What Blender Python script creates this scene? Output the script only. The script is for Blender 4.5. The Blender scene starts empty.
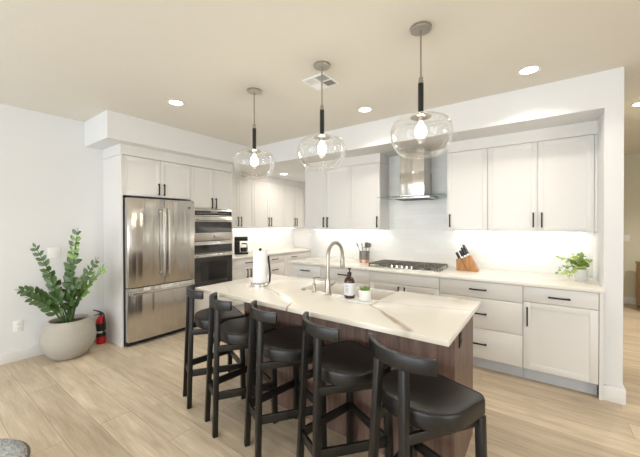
import bpy, bmesh, math, random
from mathutils import Vector, Matrix
from math import sin, cos, pi, radians as R
random.seed(7)
S = bpy.context.scene
COL = S.collection

# ------------------------------------------------------------------ camera
cam = bpy.data.cameras.new('camera'); camo = bpy.data.objects.new('camera', cam); COL.objects.link(camo)
F = 307.1514; CY = 226.4771; H0 = 1.4482; YAW = 0.6272; PIT = -0.0069; ROL = -0.0019
def ray(px, py):
    r = (px-320)/F; u = -(py-CY)/F; d = 1.0
    r, u = r*cos(ROL)-u*sin(ROL), r*sin(ROL)+u*cos(ROL)
    d, u = d*cos(PIT)-u*sin(PIT), d*sin(PIT)+u*cos(PIT)
    return Vector((r*cos(YAW)-d*sin(YAW), r*sin(YAW)+d*cos(YAW), u))
fw = ray(320, CY); rt = ray(320+F, CY)-fw; up = ray(320, CY-F)-fw
m = Matrix.Identity(4)
for i in range(3):
    m[i][0], m[i][1], m[i][2] = rt[i], up[i], -fw[i]
m[2][3] = H0
camo.matrix_world = m
cam.sensor_width = 36; cam.lens = F/640*36; cam.shift_y = (CY-228.5)/640; cam.clip_start = 0.05
S.camera = camo

# ------------------------------------------------------------------ light and exposure
S.view_settings.view_transform = 'Standard'; S.view_settings.look = 'None'
S.view_settings.gamma = 1; S.view_settings.use_curve_mapping = False
S.view_settings.exposure = 0.18
W = bpy.data.worlds.new('world'); S.world = W; W.use_nodes = True
W.node_tree.nodes['Background'].inputs[0].default_value = (.80, .90, 1, 1)
W.node_tree.nodes['Background'].inputs[1].default_value = 1.0
S.cycles.max_bounces = 10; S.cycles.transparent_max_bounces = 16; S.cycles.use_denoising = True
S.cycles.caustics_reflective = False; S.cycles.caustics_refractive = False
S.cycles.sample_clamp_indirect = 6

P_WINDOW, P_DOWN, P_BULB, P_LED, P_HALL = 175, 5.5, 2.0, .8, 10
WARM = (1, .92, .81); LEDC = (1, .95, .87); DAY = (.89, .945, 1)
def area_light(name, loc, direction, sx, sy, power, color, parent=None, spread=180):
    l = bpy.data.lights.new(name, 'AREA'); l.shape = 'RECTANGLE'; l.size = sx; l.size_y = sy
    l.energy = power; l.color = color; l.spread = R(spread)
    o = bpy.data.objects.new(name, l); COL.objects.link(o); o.location = loc
    o.rotation_euler = Vector(direction).to_track_quat('-Z', 'Y').to_euler()
    if parent: o.parent = parent
    return o
area_light('daylight_front', (-1.6, -3.62, 1.3), (0, 1, .4), 5.2, 2.2, P_WINDOW, DAY)
area_light('side_fill', (3.82, -0.6, 1.35), (-1, 0, .4), 2.6, 1.9, P_WINDOW*.42, (1, .97, .92))  # added fill from the right, lifts the faces turned that way

# ------------------------------------------------------------------ materials
def srgb(r, g, b):
    f = lambda c: (c/255/12.92) if c/255 <= .04045 else ((c/255+.055)/1.055)**2.4
    return (f(r), f(g), f(b), 1)
def new(name):
    mt = bpy.data.materials.new(name); mt.use_nodes = True
    nt = mt.node_tree; return mt, nt, nt.nodes['Principled BSDF']
def N(nt, t, **k):
    n = nt.nodes.new(t)
    for a, v in k.items(): setattr(n, a, v)
    return n
def simple(name, col, rough=.5, metal=0, var=.04, scale=8, bump=0, bscale=60, stretch=(1, 1, 1), spec=.5, emit=None, es=0, trans=0):
    mt, nt, b = new(name); L = nt.links.new
    tc = N(nt, 'ShaderNodeTexCoord'); mp = N(nt, 'ShaderNodeMapping'); mp.inputs['Scale'].default_value = stretch
    L(tc.outputs['Object'], mp.inputs['Vector'])
    nz = N(nt, 'ShaderNodeTexNoise'); nz.inputs['Scale'].default_value = scale; nz.inputs['Detail'].default_value = 4
    L(mp.outputs[0], nz.inputs['Vector'])
    mx = N(nt, 'ShaderNodeMix', data_type='RGBA')
    mx.inputs[6].default_value = tuple(c*(1-var) for c in col[:3])+(1,); mx.inputs[7].default_value = tuple(min(1, c*(1+var)) for c in col[:3])+(1,)
    L(nz.outputs['Fac'], mx.inputs[0]); L(mx.outputs[2], b.inputs['Base Color'])
    b.inputs['Roughness'].default_value = rough; b.inputs['Metallic'].default_value = metal
    b.inputs['Specular IOR Level'].default_value = spec; b.inputs['Transmission Weight'].default_value = trans
    if emit: b.inputs['Emission Color'].default_value = emit; b.inputs['Emission Strength'].default_value = es
    if bump:
        n2 = N(nt, 'ShaderNodeTexNoise'); n2.inputs['Scale'].default_value = bscale; n2.inputs['Detail'].default_value = 3
        L(mp.outputs[0], n2.inputs['Vector'])
        bp = N(nt, 'ShaderNodeBump'); bp.inputs['Strength'].default_value = bump; bp.inputs['Distance'].default_value = .01
        L(n2.outputs['Fac'], bp.inputs['Height']); L(bp.outputs[0], b.inputs['Normal'])
    return mt
def wood(name, c1, c2, rough, axis, scale=1.0, bump=.05, stops=(.3, .7)):
    mt, nt, b = new(name); L = nt.links.new
    tc = N(nt, 'ShaderNodeTexCoord'); mp = N(nt, 'ShaderNodeMapping')
    s = [14*scale]*3; s[axis] = 1.2*scale; mp.inputs['Scale'].default_value = s
    L(tc.outputs['Object'], mp.inputs['Vector'])
    nz = N(nt, 'ShaderNodeTexNoise'); nz.inputs['Scale'].default_value = 3; nz.inputs['Detail'].default_value = 8; nz.inputs['Distortion'].default_value = .6
    L(mp.outputs[0], nz.inputs['Vector'])
    cr = N(nt, 'ShaderNodeValToRGB'); cr.color_ramp.elements[0].color = c1; cr.color_ramp.elements[1].color = c2
    cr.color_ramp.elements[0].position, cr.color_ramp.elements[1].position = stops
    L(nz.outputs['Fac'], cr.inputs[0]); L(cr.outputs[0], b.inputs['Base Color'])
    b.inputs['Roughness'].default_value = rough
    bp = N(nt, 'ShaderNodeBump'); bp.inputs['Strength'].default_value = bump; bp.inputs['Distance'].default_value = .005
    L(nz.outputs['Fac'], bp.inputs['Height']); L(bp.outputs[0], b.inputs['Normal'])
    return mt
def thin_glass(name, tint=(1, 1, 1, 1), rim=.55, refl=1.0):
    mt, nt, b = new(name); L = nt.links.new; nt.nodes.remove(b); out = nt.nodes['Material Output']
    tr = N(nt, 'ShaderNodeBsdfTransparent'); tr.inputs[0].default_value = tint
    gl = N(nt, 'ShaderNodeBsdfGlossy'); gl.inputs['Roughness'].default_value = .03; gl.inputs['Color'].default_value = (refl, refl, refl, 1)
    lw = N(nt, 'ShaderNodeLayerWeight'); lw.inputs['Blend'].default_value = .35
    mr = N(nt, 'ShaderNodeMapRange'); mr.inputs[1].default_value = 0; mr.inputs[2].default_value = 1; mr.inputs[3].default_value = .035; mr.inputs[4].default_value = rim
    L(lw.outputs['Facing'], mr.inputs[0])
    pw = N(nt, 'ShaderNodeMath', operation='POWER'); pw.inputs[1].default_value = 1.6
    L(mr.outputs[0], pw.inputs[0])
    mx = N(nt, 'ShaderNodeMixShader'); L(pw.outputs[0], mx.inputs[0]); L(tr.outputs[0], mx.inputs[1]); L(gl.outputs[0], mx.inputs[2])
    L(mx.outputs[0], out.inputs[0]); return mt
def steel_sheet(name, col, rough, wave=.25, axis=0):
    # brushed sheet metal; the long vertical ripple of a thin door skin is in the bump
    mt, nt, b = new(name); L = nt.links.new
    tc = N(nt, 'ShaderNodeTexCoord')
    mp = N(nt, 'ShaderNodeMapping'); mp.inputs['Scale'].default_value = (6, 6, .12)
    L(tc.outputs['Object'], mp.inputs['Vector'])
    nz = N(nt, 'ShaderNodeTexNoise'); nz.inputs['Scale'].default_value = 1.6; nz.inputs['Detail'].default_value = 1.5
    L(mp.outputs[0], nz.inputs['Vector'])
    mp2 = N(nt, 'ShaderNodeMapping'); mp2.inputs['Scale'].default_value = (1, 1, 120); L(tc.outputs['Object'], mp2.inputs['Vector'])
    n2 = N(nt, 'ShaderNodeTexNoise'); n2.inputs['Scale'].default_value = 4; L(mp2.outputs[0], n2.inputs['Vector'])
    mr = N(nt, 'ShaderNodeMapRange'); mr.inputs[3].default_value = rough*.85; mr.inputs[4].default_value = rough*1.2
    L(n2.outputs['Fac'], mr.inputs[0]); L(mr.outputs[0], b.inputs['Roughness'])
    bp = N(nt, 'ShaderNodeBump'); bp.inputs['Strength'].default_value = wave; bp.inputs['Distance'].default_value = .1
    L(nz.outputs['Fac'], bp.inputs['Height']); L(bp.outputs[0], b.inputs['Normal'])
    b.inputs['Base Color'].default_value = col; b.inputs['Metallic'].default_value = 1
    b.inputs['Anisotropic'].default_value = .3
    return mt
M = {}
M['wall'] = simple('wall_paint', srgb(226, 226, 226), .85, var=.01, bump=.05, bscale=220)
M['ceil'] = simple('ceiling_paint', srgb(227, 223, 213), .9, var=.012, bump=.12, bscale=120)
M['hall'] = simple('hall_paint', srgb(214, 211, 192), .85, var=.01)
M['trimw'] = simple('trim_paint', srgb(232, 231, 229), .5, var=.01)
M['cab'] = simple('cabinet_paint', srgb(227, 225, 222), .42, var=.008)
M['toe'] = simple('toe_kick', srgb(200, 202, 208), .5, var=.01)
M['black'] = simple('matte_black_metal', srgb(30, 28, 27), .38, .4, var=.05)
M['stoolwood'] = wood('black_stained_wood', srgb(9, 8, 8), srgb(22, 20, 18), .36, 2, 2)
M['leather'] = simple('black_leather', srgb(23, 21, 20), .34, var=.12, scale=30, bump=.12, bscale=350)
M['piping'] = simple('black_piping', srgb(16, 15, 15), .5)
M['walnut'] = wood('dark_walnut', srgb(74, 57, 50), srgb(132, 104, 90), .42, 2, .9, stops=(.25, .8))
M['steel'] = steel_sheet('brushed_stainless_sheet', (.60, .575, .54, 1), .2, .2)
M['steel2'] = simple('stainless', (.66, .64, .60, 1), .24, 1, var=.05, stretch=(1, 1, 60))
M['nickel'] = simple('brushed_nickel', (.44, .41, .36, 1), .28, 1, var=.05)
M['chrome'] = simple('chrome', (.8, .8, .8, 1), .08, 1, var=.02)
M['darkcase'] = simple('dark_grey_case', srgb(70, 72, 76), .5, .3)
M['ovenglass'] = simple('black_oven_glass', srgb(48, 45, 43), .06, 0, var=.05, spec=.7)
M['screen'] = simple('control_glass', srgb(16, 15, 15), .1, 0, spec=.7)
M['legend'] = simple('control_legend', srgb(190, 186, 178), .5)
M['glass'] = thin_glass('clear_glass', (.985, .985, .98, 1), .75)
M['hoodglass'] = thin_glass('hood_glass', (.72, .80, .78, 1), .8)
M['pane'] = thin_glass('window_pane', (.97, .98, .98, 1), .3)
M['bulb'] = simple('lit_bulb', (1, .95, .86, 1), .4, emit=(1, .90, .74, 1), es=22)
M['lens'] = simple('lit_downlight', (1, .97, .9, 1), .4, emit=(1, .95, .86, 1), es=14)
M['ledglow'] = simple('lit_led_strip', (1, 1, 1, 1), .4, emit=(1, .96, .90, 1), es=14)
M['plate'] = simple('white_plastic', srgb(238, 238, 236), .35, var=.01)
M['ventback'] = simple('vent_back', srgb(150, 150, 150), .7)
M['slot'] = simple('dark_slot', srgb(60, 58, 56), .5)
M['concrete'] = simple('grey_concrete', srgb(172, 166, 156), .8, var=.1, scale=6, bump=.12, bscale=50, stretch=(1, 1, 2.5))
M['soil'] = simple('potting_soil', srgb(52, 42, 34), .95, var=.3, scale=60, bump=.6)
M['stem'] = simple('plant_stem', srgb(78, 104, 58), .5)
M['leafd'] = simple('dark_green_leaf', srgb(72, 98, 52), .32, var=.35, scale=9)
M['leafl'] = simple('light_green_leaf', srgb(122, 158, 78), .36, var=.25, scale=9)
M['leafv'] = simple('yellow_green_leaf', srgb(190, 208, 118), .42, var=.22, scale=30)
M['leafg'] = simple('mid_green_leaf', srgb(124, 160, 82), .42, var=.3, scale=30)
M['red'] = simple('red_enamel', srgb(186, 22, 26), .3, var=.05)
M['rubber'] = simple('black_rubber', srgb(22, 21, 21), .6)
M['paper'] = simple('paper_towel', srgb(240, 240, 242), .9, var=.01, bump=.25, bscale=120)
M['amber'] = simple('amber_bottle', srgb(58, 30, 18), .12, var=.1, spec=.6)
M['label'] = simple('bottle_label', srgb(214, 216, 220), .6, var=.02)
M['ink'] = simple('label_ink', srgb(120, 122, 128), .6)
M['ceramic'] = simple('white_ceramic', srgb(226, 226, 224), .3, var=.03)
M['fireclay'] = simple('white_fireclay', srgb(226, 221, 212), .22, var=.01)
M['marble'] = simple('white_marble', srgb(228, 226, 222), .25, var=.05, scale=12)
M['copper'] = simple('copper', (.75, .42, .28, 1), .3, 1)
M['knifewood'] = wood('honey_wood', srgb(150, 100, 56), srgb(196, 142, 88), .45, 2, 1.5)
M['oak'] = wood('oak_furniture', srgb(150, 108, 64), srgb(188, 144, 94), .5, 0, 1)
M['dsteel'] = simple('dark_steel', (.30, .29, .28, 1), .3, 1, var=.15)
M['iron'] = simple('cast_iron', srgb(112, 106, 97), .42, .4, var=.15)
M['pewter'] = simple('pewter_fabric', (.62, .64, .66, 1), .25, .85, var=.5, scale=26, bump=.9, bscale=40)
M['pewterrim'] = simple('pewter_piping', srgb(96, 90, 80), .45, .4, var=.3, scale=20)

def tile_mat():
    mt, nt, b = new('wavy_white_tile'); L = nt.links.new
    tc = N(nt, 'ShaderNodeTexCoord'); mp = N(nt, 'ShaderNodeMapping'); mp.inputs['Rotation'].default_value = (R(90), 0, 0)
    L(tc.outputs['Object'], mp.inputs['Vector'])
    br = N(nt, 'ShaderNodeTexBrick'); br.inputs['Scale'].default_value = 1; br.inputs['Brick Width'].default_value = .2
    br.inputs['Row Height'].default_value = .066; br.inputs['Mortar Size'].default_value = .0016
    br.inputs['Color1'].default_value = srgb(240, 239, 236); br.inputs['Color2'].default_value = srgb(234, 233, 230); br.inputs['Mortar'].default_value = srgb(230, 229, 226)
    L(mp.outputs[0], br.inputs['Vector']); L(br.outputs['Color'], b.inputs['Base Color'])
    nz = N(nt, 'ShaderNodeTexNoise'); nz.inputs['Scale'].default_value = 22; nz.inputs['Detail'].default_value = 2; L(tc.outputs['Object'], nz.inputs['Vector'])
    ad = N(nt, 'ShaderNodeMath', operation='MULTIPLY_ADD'); ad.inputs[1].default_value = -.25; L(br.outputs['Fac'], ad.inputs[0]); L(nz.outputs['Fac'], ad.inputs[2])
    bp = N(nt, 'ShaderNodeBump'); bp.inputs['Strength'].default_value = .25; bp.inputs['Distance'].default_value = .012
    L(ad.outputs[0], bp.inputs['Height']); L(bp.outputs[0], b.inputs['Normal'])
    b.inputs['Roughness'].default_value = .3
    return mt
M['tile'] = tile_mat()

def floor_mat():
    mt, nt, b = new('light_oak_planks'); L = nt.links.new
    tc = N(nt, 'ShaderNodeTexCoord'); mp = N(nt, 'ShaderNodeMapping'); mp.inputs['Location'].default_value = (.47, -.035, 0)
    L(tc.outputs['Object'], mp.inputs['Vector'])
    def brick(c1, c2, mo):
        br = N(nt, 'ShaderNodeTexBrick'); br.inputs['Scale'].default_value = 1; br.inputs['Brick Width'].default_value = 1.55
        br.inputs['Row Height'].default_value = .205; br.inputs['Mortar Size'].default_value = .0013; br.inputs['Mortar Smooth'].default_value = .2
        br.offset = .37; br.offset_frequency = 2
        br.inputs['Color1'].default_value = c1; br.inputs['Color2'].default_value = c2; br.inputs['Mortar'].default_value = mo
        L(mp.outputs[0], br.inputs['Vector']); return br
    br = brick((0, 0, 0, 1), (1, 1, 1, 1), (.5, .5, .5, 1))
    # long grain, shifted for each plank
    off = N(nt, 'ShaderNodeVectorMath', operation='MULTIPLY_ADD'); off.inputs[1].default_value = (7, 3, 5)
    L(br.outputs['Color'], off.inputs[0]); L(mp.outputs[0], off.inputs[2])
    m2 = N(nt, 'ShaderNodeMapping'); m2.inputs['Scale'].default_value = (1.0, 7.5, 1); L(off.outputs[0], m2.inputs['Vector'])
    n1 = N(nt, 'ShaderNodeTexNoise'); n1.inputs['Scale'].default_value = 2.2; n1.inputs['Detail'].default_value = 8; n1.inputs['Distortion'].default_value = .45
    L(m2.outputs[0], n1.inputs['Vector'])
    m4 = N(nt, 'ShaderNodeMapping'); m4.inputs['Scale'].default_value = (2.5, 70, 1); L(off.outputs[0], m4.inputs['Vector'])
    n5 = N(nt, 'ShaderNodeTexNoise'); n5.inputs['Scale'].default_value = 2; n5.inputs['Detail'].default_value = 4; L(m4.outputs[0], n5.inputs['Vector'])
    gm = N(nt, 'ShaderNodeMix'); gm.inputs[0].default_value = .38; L(n1.outputs['Fac'], gm.inputs[2]); L(n5.outputs['Fac'], gm.inputs[3])
    cr = N(nt, 'ShaderNodeValToRGB'); e = cr.color_ramp.elements
    e[0].position = .3; e[0].color = srgb(180, 162, 137); e[1].position = .72; e[1].color = srgb(226, 211, 188)
    L(gm.outputs[0], cr.inputs[0])
    pl = N(nt, 'ShaderNodeValToRGB'); e = pl.color_ramp.elements
    e[0].color = (.80, .785, .77, 1); e[1].color = (1.04, 1.04, 1.04, 1)
    L(br.outputs['Color'], pl.inputs[0])
    mu = N(nt, 'ShaderNodeMix', data_type='RGBA', blend_type='MULTIPLY'); mu.inputs[0].default_value = 1
    L(cr.outputs[0], mu.inputs[6]); L(pl.outputs[0], mu.inputs[7])
    # knots
    m3 = N(nt, 'ShaderNodeMapping'); m3.inputs['Scale'].default_value = (2.2, 5, 1); L(off.outputs[0], m3.inputs['Vector'])
    vo = N(nt, 'ShaderNodeTexVoronoi'); vo.inputs['Scale'].default_value = .9; L(m3.outputs[0], vo.inputs['Vector'])
    mr = N(nt, 'ShaderNodeMapRange'); mr.inputs[1].default_value = .02; mr.inputs[2].default_value = .16; mr.inputs[3].default_value = .8; mr.inputs[4].default_value = 1
    L(vo.outputs['Distance'], mr.inputs[0])
    mk = N(nt, 'ShaderNodeMix', data_type='RGBA', blend_type='MULTIPLY'); mk.inputs[0].default_value = 1
    L(mu.outputs[2], mk.inputs[6]); L(mr.outputs[0], mk.inputs[7])
    mo = N(nt, 'ShaderNodeMix', data_type='RGBA'); mo.inputs[7].default_value = srgb(140, 116, 88)
    L(br.outputs['Fac'], mo.inputs[0]); L(mk.outputs[2], mo.inputs[6])
    L(mo.outputs[2], b.inputs['Base Color'])
    r2 = N(nt, 'ShaderNodeMapRange'); r2.inputs[3].default_value = .36; r2.inputs[4].default_value = .52; L(n1.outputs['Fac'], r2.inputs[0]); L(r2.outputs[0], b.inputs['Roughness'])
    bp = N(nt, 'ShaderNodeBump'); bp.inputs['Strength'].default_value = .1; bp.inputs['Distance'].default_value = .004
    sb = N(nt, 'ShaderNodeMath', operation='SUBTRACT'); L(n1.outputs['Fac'], sb.inputs[0]); L(br.outputs['Fac'], sb.inputs[1])
    L(sb.outputs[0], bp.inputs['Height']); L(bp.outputs[0], b.inputs['Normal'])
    return mt
M['floor'] = floor_mat()

def quartz(name, veins):
    # white quartz with drawn veins: each vein is a chain of (x, y, half width) points on the slab's own plane
    mt, nt, b = new(name); L = nt.links.new
    tc = N(nt, 'ShaderNodeTexCoord')
    nz = N(nt, 'ShaderNodeTexNoise'); nz.inputs['Scale'].default_value = 7; nz.inputs['Detail'].default_value = 4; L(tc.outputs['Object'], nz.inputs['Vector'])
    wp = N(nt, 'ShaderNodeVectorMath', operation='MULTIPLY_ADD'); wp.inputs[1].default_value = (.05, .05, 0)
    L(nz.outputs['Color'], wp.inputs[0])
    sh = N(nt, 'ShaderNodeVectorMath', operation='MULTIPLY_ADD'); sh.inputs[1].default_value = (1, 1, 0); sh.inputs[2].default_value = (-.025, -.025, 0)
    L(tc.outputs['Object'], sh.inputs[0]); L(sh.outputs[0], wp.inputs[2])
    total = None
    for pts, k in veins:
        for (ax, ay, aw), (bx, by, bw) in zip(pts, pts[1:]):
            d = Vector((bx-ax, by-ay, 0)); l2 = d.length_squared
            s = N(nt, 'ShaderNodeVectorMath', operation='SUBTRACT'); s.inputs[1].default_value = (ax, ay, 0); L(wp.outputs[0], s.inputs[0])
            dt = N(nt, 'ShaderNodeVectorMath', operation='DOT_PRODUCT'); dt.inputs[1].default_value = d/l2; L(s.outputs[0], dt.inputs[0])
            cl = N(nt, 'ShaderNodeClamp'); L(dt.outputs['Value'], cl.inputs[0])
            sc = N(nt, 'ShaderNodeVectorMath', operation='SCALE'); sc.inputs[0].default_value = d; L(cl.outputs[0], sc.inputs['Scale'])
            ds = N(nt, 'ShaderNodeVectorMath', operation='DISTANCE'); L(s.outputs[0], ds.inputs[0]); L(sc.outputs[0], ds.inputs[1])
            wv = N(nt, 'ShaderNodeMapRange'); wv.inputs[3].default_value = aw; wv.inputs[4].default_value = bw; L(cl.outputs[0], wv.inputs[0])
            mr = N(nt, 'ShaderNodeMapRange', interpolation_type='SMOOTHSTEP'); mr.inputs[3].default_value = k; mr.inputs[4].default_value = 0
            mr.inputs[1].default_value = 0; L(wv.outputs[0], mr.inputs[2]); L(ds.outputs['Value'], mr.inputs[0])
            if total is None: total = mr.outputs[0]
            else:
                mx = N(nt, 'ShaderNodeMath', operation='MAXIMUM'); L(total, mx.inputs[0]); L(mr.outputs[0], mx.inputs[1]); total = mx.outputs[0]
    n3 = N(nt, 'ShaderNodeTexNoise'); n3.inputs['Scale'].default_value = 2.5; n3.inputs['Detail'].default_value = 5; L(tc.outputs['Object'], n3.inputs['Vector'])
    base = N(nt, 'ShaderNodeMix', data_type='RGBA'); base.inputs[6].default_value = srgb(232, 226, 214); base.inputs[7].default_value = srgb(240, 237, 229)
    L(n3.outputs['Fac'], base.inputs[0])
    if total is not None:
        mv = N(nt, 'ShaderNodeMath', operation='MULTIPLY'); L(total, mv.inputs[0])
        n4 = N(nt, 'ShaderNodeMapRange'); n4.inputs[1].default_value = .3; n4.inputs[2].default_value = .6; n4.inputs[3].default_value = .45; L(nz.outputs['Fac'], n4.inputs[0]); L(n4.outputs[0], mv.inputs[1])
        vm = N(nt, 'ShaderNodeMix', data_type='RGBA'); vm.inputs[7].default_value = srgb(150, 128, 104)
        L(mv.outputs[0], vm.inputs[0]); L(base.outputs[2], vm.inputs[6]); L(vm.outputs[2], b.inputs['Base Color'])
    else: L(base.outputs[2], b.inputs['Base Color'])
    b.inputs['Roughness'].default_value = .2
    return mt

# ------------------------------------------------------------------ mesh helpers
class MB:
    def __init__(s): s.bm = bmesh.new()
    def _join(s, t):
        me = bpy.data.meshes.new('tmp'); t.to_mesh(me); t.free(); s.bm.from_mesh(me); bpy.data.meshes.remove(me)
    def box(s, x0, y0, z0, x1, y1, z1, bev=0, seg=2, mat=None):
        t = bmesh.new(); bmesh.ops.create_cube(t, size=1)
        for v in t.verts:
            v.co = ((x0+x1)/2+v.co.x*(x1-x0), (y0+y1)/2+v.co.y*(y1-y0), (z0+z1)/2+v.co.z*(z1-z0))
        if bev: bmesh.ops.bevel(t, geom=t.edges[:], offset=bev, segments=seg, affect='EDGES', profile=.5)
        if mat is not None: t.transform(mat)
        s._join(t); return s
    def beam(s, a, b, wx, wy, ref=(0, 0, 1), bev=0, taper=1.0):
        # square-section bar from a to b
        a, b = Vector(a), Vector(b); d = (b-a); L = d.length; d.normalize(); ref = Vector(ref)
        if abs(d.dot(ref)) > .95: ref = Vector((0, 1, 0))
        u = d.cross(ref).normalized(); v = u.cross(d).normalized()
        t = bmesh.new(); bmesh.ops.create_cube(t, size=1)
        for q in t.verts:
            k = taper if q.co.z > 0 else 1
            q.co = (a+b)/2+u*(q.co.x*wx*k)+v*(q.co.y*wy*k)+d*(q.co.z*L)
        bmesh.ops.recalc_face_normals(t, faces=t.faces)
        if bev: bmesh.ops.bevel(t, geom=t.edges[:], offset=bev, segments=2, affect='EDGES', profile=.5)
        s._join(t); return s
    def tube(s, pts, r, n=12, cap=True, rads=None):
        pts = [Vector(p) for p in pts]; t = bmesh.new(); rings = []; u = None
        for i, p in enumerate(pts):
            d = (pts[min(i+1, len(pts)-1)]-pts[max(i-1, 0)]).normalized()
            if u is None: u = d.orthogonal().normalized()
            u = (u-d*u.dot(d)).normalized(); v = d.cross(u); rr = rads[i] if rads else r
            rings.append([t.verts.new(p+(u*cos(2*pi*k/n)+v*sin(2*pi*k/n))*rr) for k in range(n)])
        for A, B in zip(rings, rings[1:]):
            for k in range(n): t.faces.new((A[k], A[(k+1) % n], B[(k+1) % n], B[k]))
        if cap: t.faces.new(rings[0][::-1]); t.faces.new(rings[-1])
        bmesh.ops.recalc_face_normals(t, faces=t.faces)
        s._join(t); return s
    def lathe(s, prof, c=(0, 0, 0), n=32, cap0=True, cap1=True, mat=None):
        t = bmesh.new(); rings = []
        for r, z in prof:
            rings.append([t.verts.new((c[0]+r*cos(2*pi*k/n), c[1]+r*sin(2*pi*k/n), c[2]+z)) for k in range(n)])
        for A, B in zip(rings, rings[1:]):
            for k in range(n): t.faces.new((A[k], A[(k+1) % n], B[(k+1) % n], B[k]))
        if cap0: t.faces.new(rings[0][::-1])
        if cap1: t.faces.new(rings[-1])
        bmesh.ops.recalc_face_normals(t, faces=t.faces)
        if mat is not None: t.transform(mat)
        s._join(t); return s
    def prism(s, outline, z0, z1, bev=0, axis=2, seg=2):
        t = bmesh.new()
        def P(a, b, z): return {2: (a, b, z), 1: (a, z, b), 0: (z, a, b)}[axis]
        A = [t.verts.new(P(a, b, z0)) for a, b in outline]; B = [t.verts.new(P(a, b, z1)) for a, b in outline]
        n = len(A)
        t.faces.new(A[::-1]); t.faces.new(B)
        for k in range(n): t.faces.new((A[k], A[(k+1) % n], B[(k+1) % n], B[k]))
        bmesh.ops.recalc_face_normals(t, faces=t.faces)
        if bev:
            es = [e for e in t.edges if len({v in A for v in e.verts}) == 1]
            bmesh.ops.bevel(t, geom=es, offset=bev, segments=seg, affect='EDGES', profile=.5)
        s._join(t); return s
    def leaf(s, base, d, nrm, L, Wd, curl=.15):
        base, d, nrm = Vector(base), Vector(d).normalized(), Vector(nrm)
        side = d.cross(nrm).normalized(); nrm = side.cross(d).normalized()
        rows = [(0, .12), (.28, .85), (.6, 1), (.85, .55), (1, .04)]
        prev = None; t = s.bm
        for f, w in rows:
            c = base+d*(L*f)-nrm*(curl*L*f*f)
            cur = [t.verts.new(c-side*(Wd/2*w)+nrm*(.12*Wd*w)), t.verts.new(c), t.verts.new(c+side*(Wd/2*w)+nrm*(.12*Wd*w))]
            if prev:
                t.faces.new((prev[0], prev[1], cur[1], cur[0])); t.faces.new((prev[1], prev[2], cur[2], cur[1]))
            prev = cur
        return s
    def build(s, name, mat, parent=None, sharp=35):
        me = bpy.data.meshes.new(name); s.bm.to_mesh(me); s.bm.free()
        for p in me.polygons: p.use_smooth = True
        me.set_sharp_from_angle(angle=R(sharp)); me.materials.append(M[mat] if isinstance(mat, str) else mat)
        o = bpy.data.objects.new(name, me); COL.objects.link(o)
        if parent: o.parent = parent
        return o
def tag(o, label, cat, group=None):
    o['label'] = label; o['category'] = cat
    if group: o['group'] = group
    return o
def thing(name, label, cat, loc=(0, 0, 0), rz=0, group=None):
    o = bpy.data.objects.new(name, None); COL.objects.link(o); o.empty_display_size = .1
    o.location = loc; o.rotation_euler = (0, 0, R(rz)); return tag(o, label, cat, group)
def struct(name, mb, mat):
    o = mb.build(name, mat); o['kind'] = 'structure'; return o
def dup(root, loc, rz=None, label=None):
    def cp(o, par):
        c = o.copy(); COL.objects.link(c)
        if par: c.parent = par
        for ch in kids.get(o.name, []): cp(ch, c)
        return c
    kids = {}
    for o in list(COL.objects):
        if o.parent: kids.setdefault(o.parent.name, []).append(o)
    r = cp(root, None); r.location = loc
    if rz is not None: r.rotation_euler = (0, 0, R(rz))
    if label: r['label'] = label
    return r

# ------------------------------------------------------------------ setting
XL, XS, ZS, CZ = -4.535, -3.852, 2.402, 2.703
YBM, YW, XP1, XP2 = 3.419, 4.10, .409, .525
XPW, YPE = -4.74, 5.47           # pantry wall and its end wall
struct('floor', MB().box(-5.2, -3.8, -.12, 4.2, 8.2, 0), 'floor')
struct('ceiling', MB().box(-5.2, -3.8, CZ, 4.2, 8.2, CZ+.12), 'ceil')
struct('wall_left', MB().box(XL-.15, -3.6, 0, XL, 3.172, CZ), 'wall')
struct('wall_pantry', MB().box(XPW-.15, 3.172, 0, XPW, YPE+.12, ZS), 'tile')
struct('wall_pantry_end', MB().box(XPW, YPE, 0, -1.2, YPE+.12, ZS), 'wall')
struct('wall_pantry_side', MB().box(-1.2, YW+.13, 0, -1.08, YPE+.12, ZS), 'wall')
struct('wall_back', MB().box(-3.16, YW, 0, XP1, YW+.13, ZS), 'tile')
struct('wall_pillar', MB().box(XP1, YBM, 0, XP2, YW+.13, CZ), 'wall')
struct('wall_hall_left', MB().box(XP2-.12, YW+.13, 0, XP2, 7.75, CZ), 'hall')
struct('wall_hall_back', MB().box(XP2-.12, 7.75, 0, 3.9, 7.87, CZ), 'hall')
wr = MB().box(3.75, -3.6, 0, 3.9, -2.0, CZ).box(3.75, .8, 0, 3.9, 7.75, CZ).box(3.75, -2.0, 0, 3.9, .8, .35).box(3.75, -2.0, 2.35, 3.9, .8, CZ)
struct('wall_right', wr, 'wall')
wf = MB().box(XL, -3.6, 0, -4.2, -3.45, CZ).box(1.0, -3.6, 0, 3.75, -3.45, CZ).box(-4.2, -3.6, 2.4, 1.0, -3.45, CZ).box(-4.2, -3.6, 0, 1.0, -3.45, .08)
struct('wall_front', wf, 'wall')
def window(n, x0, x1, z0, z1, y, nm, rot=None):
    f = MB(); t = .06
    f.box(x0, y-.04, z0, x1, y+.04, z0+t).box(x0, y-.04, z1-t, x1, y+.04, z1)
    for k in range(nm+1):
        xx = x0+(x1-x0-t)*k/nm; f.box(xx, y-.04, z0+t, xx+t, y+.04, z1-t)
    g = MB().box(x0+t, y-.004, z0+t, x1-t, y+.004, z1-t)
    o = f.build('window_%d' % n, 'trimw'); o['kind'] = 'structure'
    g.build('window_pane', 'pane', o)
    if rot: o.location, o.rotation_euler = rot
    return o
window(1, -4.2, 1.0, .08, 2.4, -3.525, 4)
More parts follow.
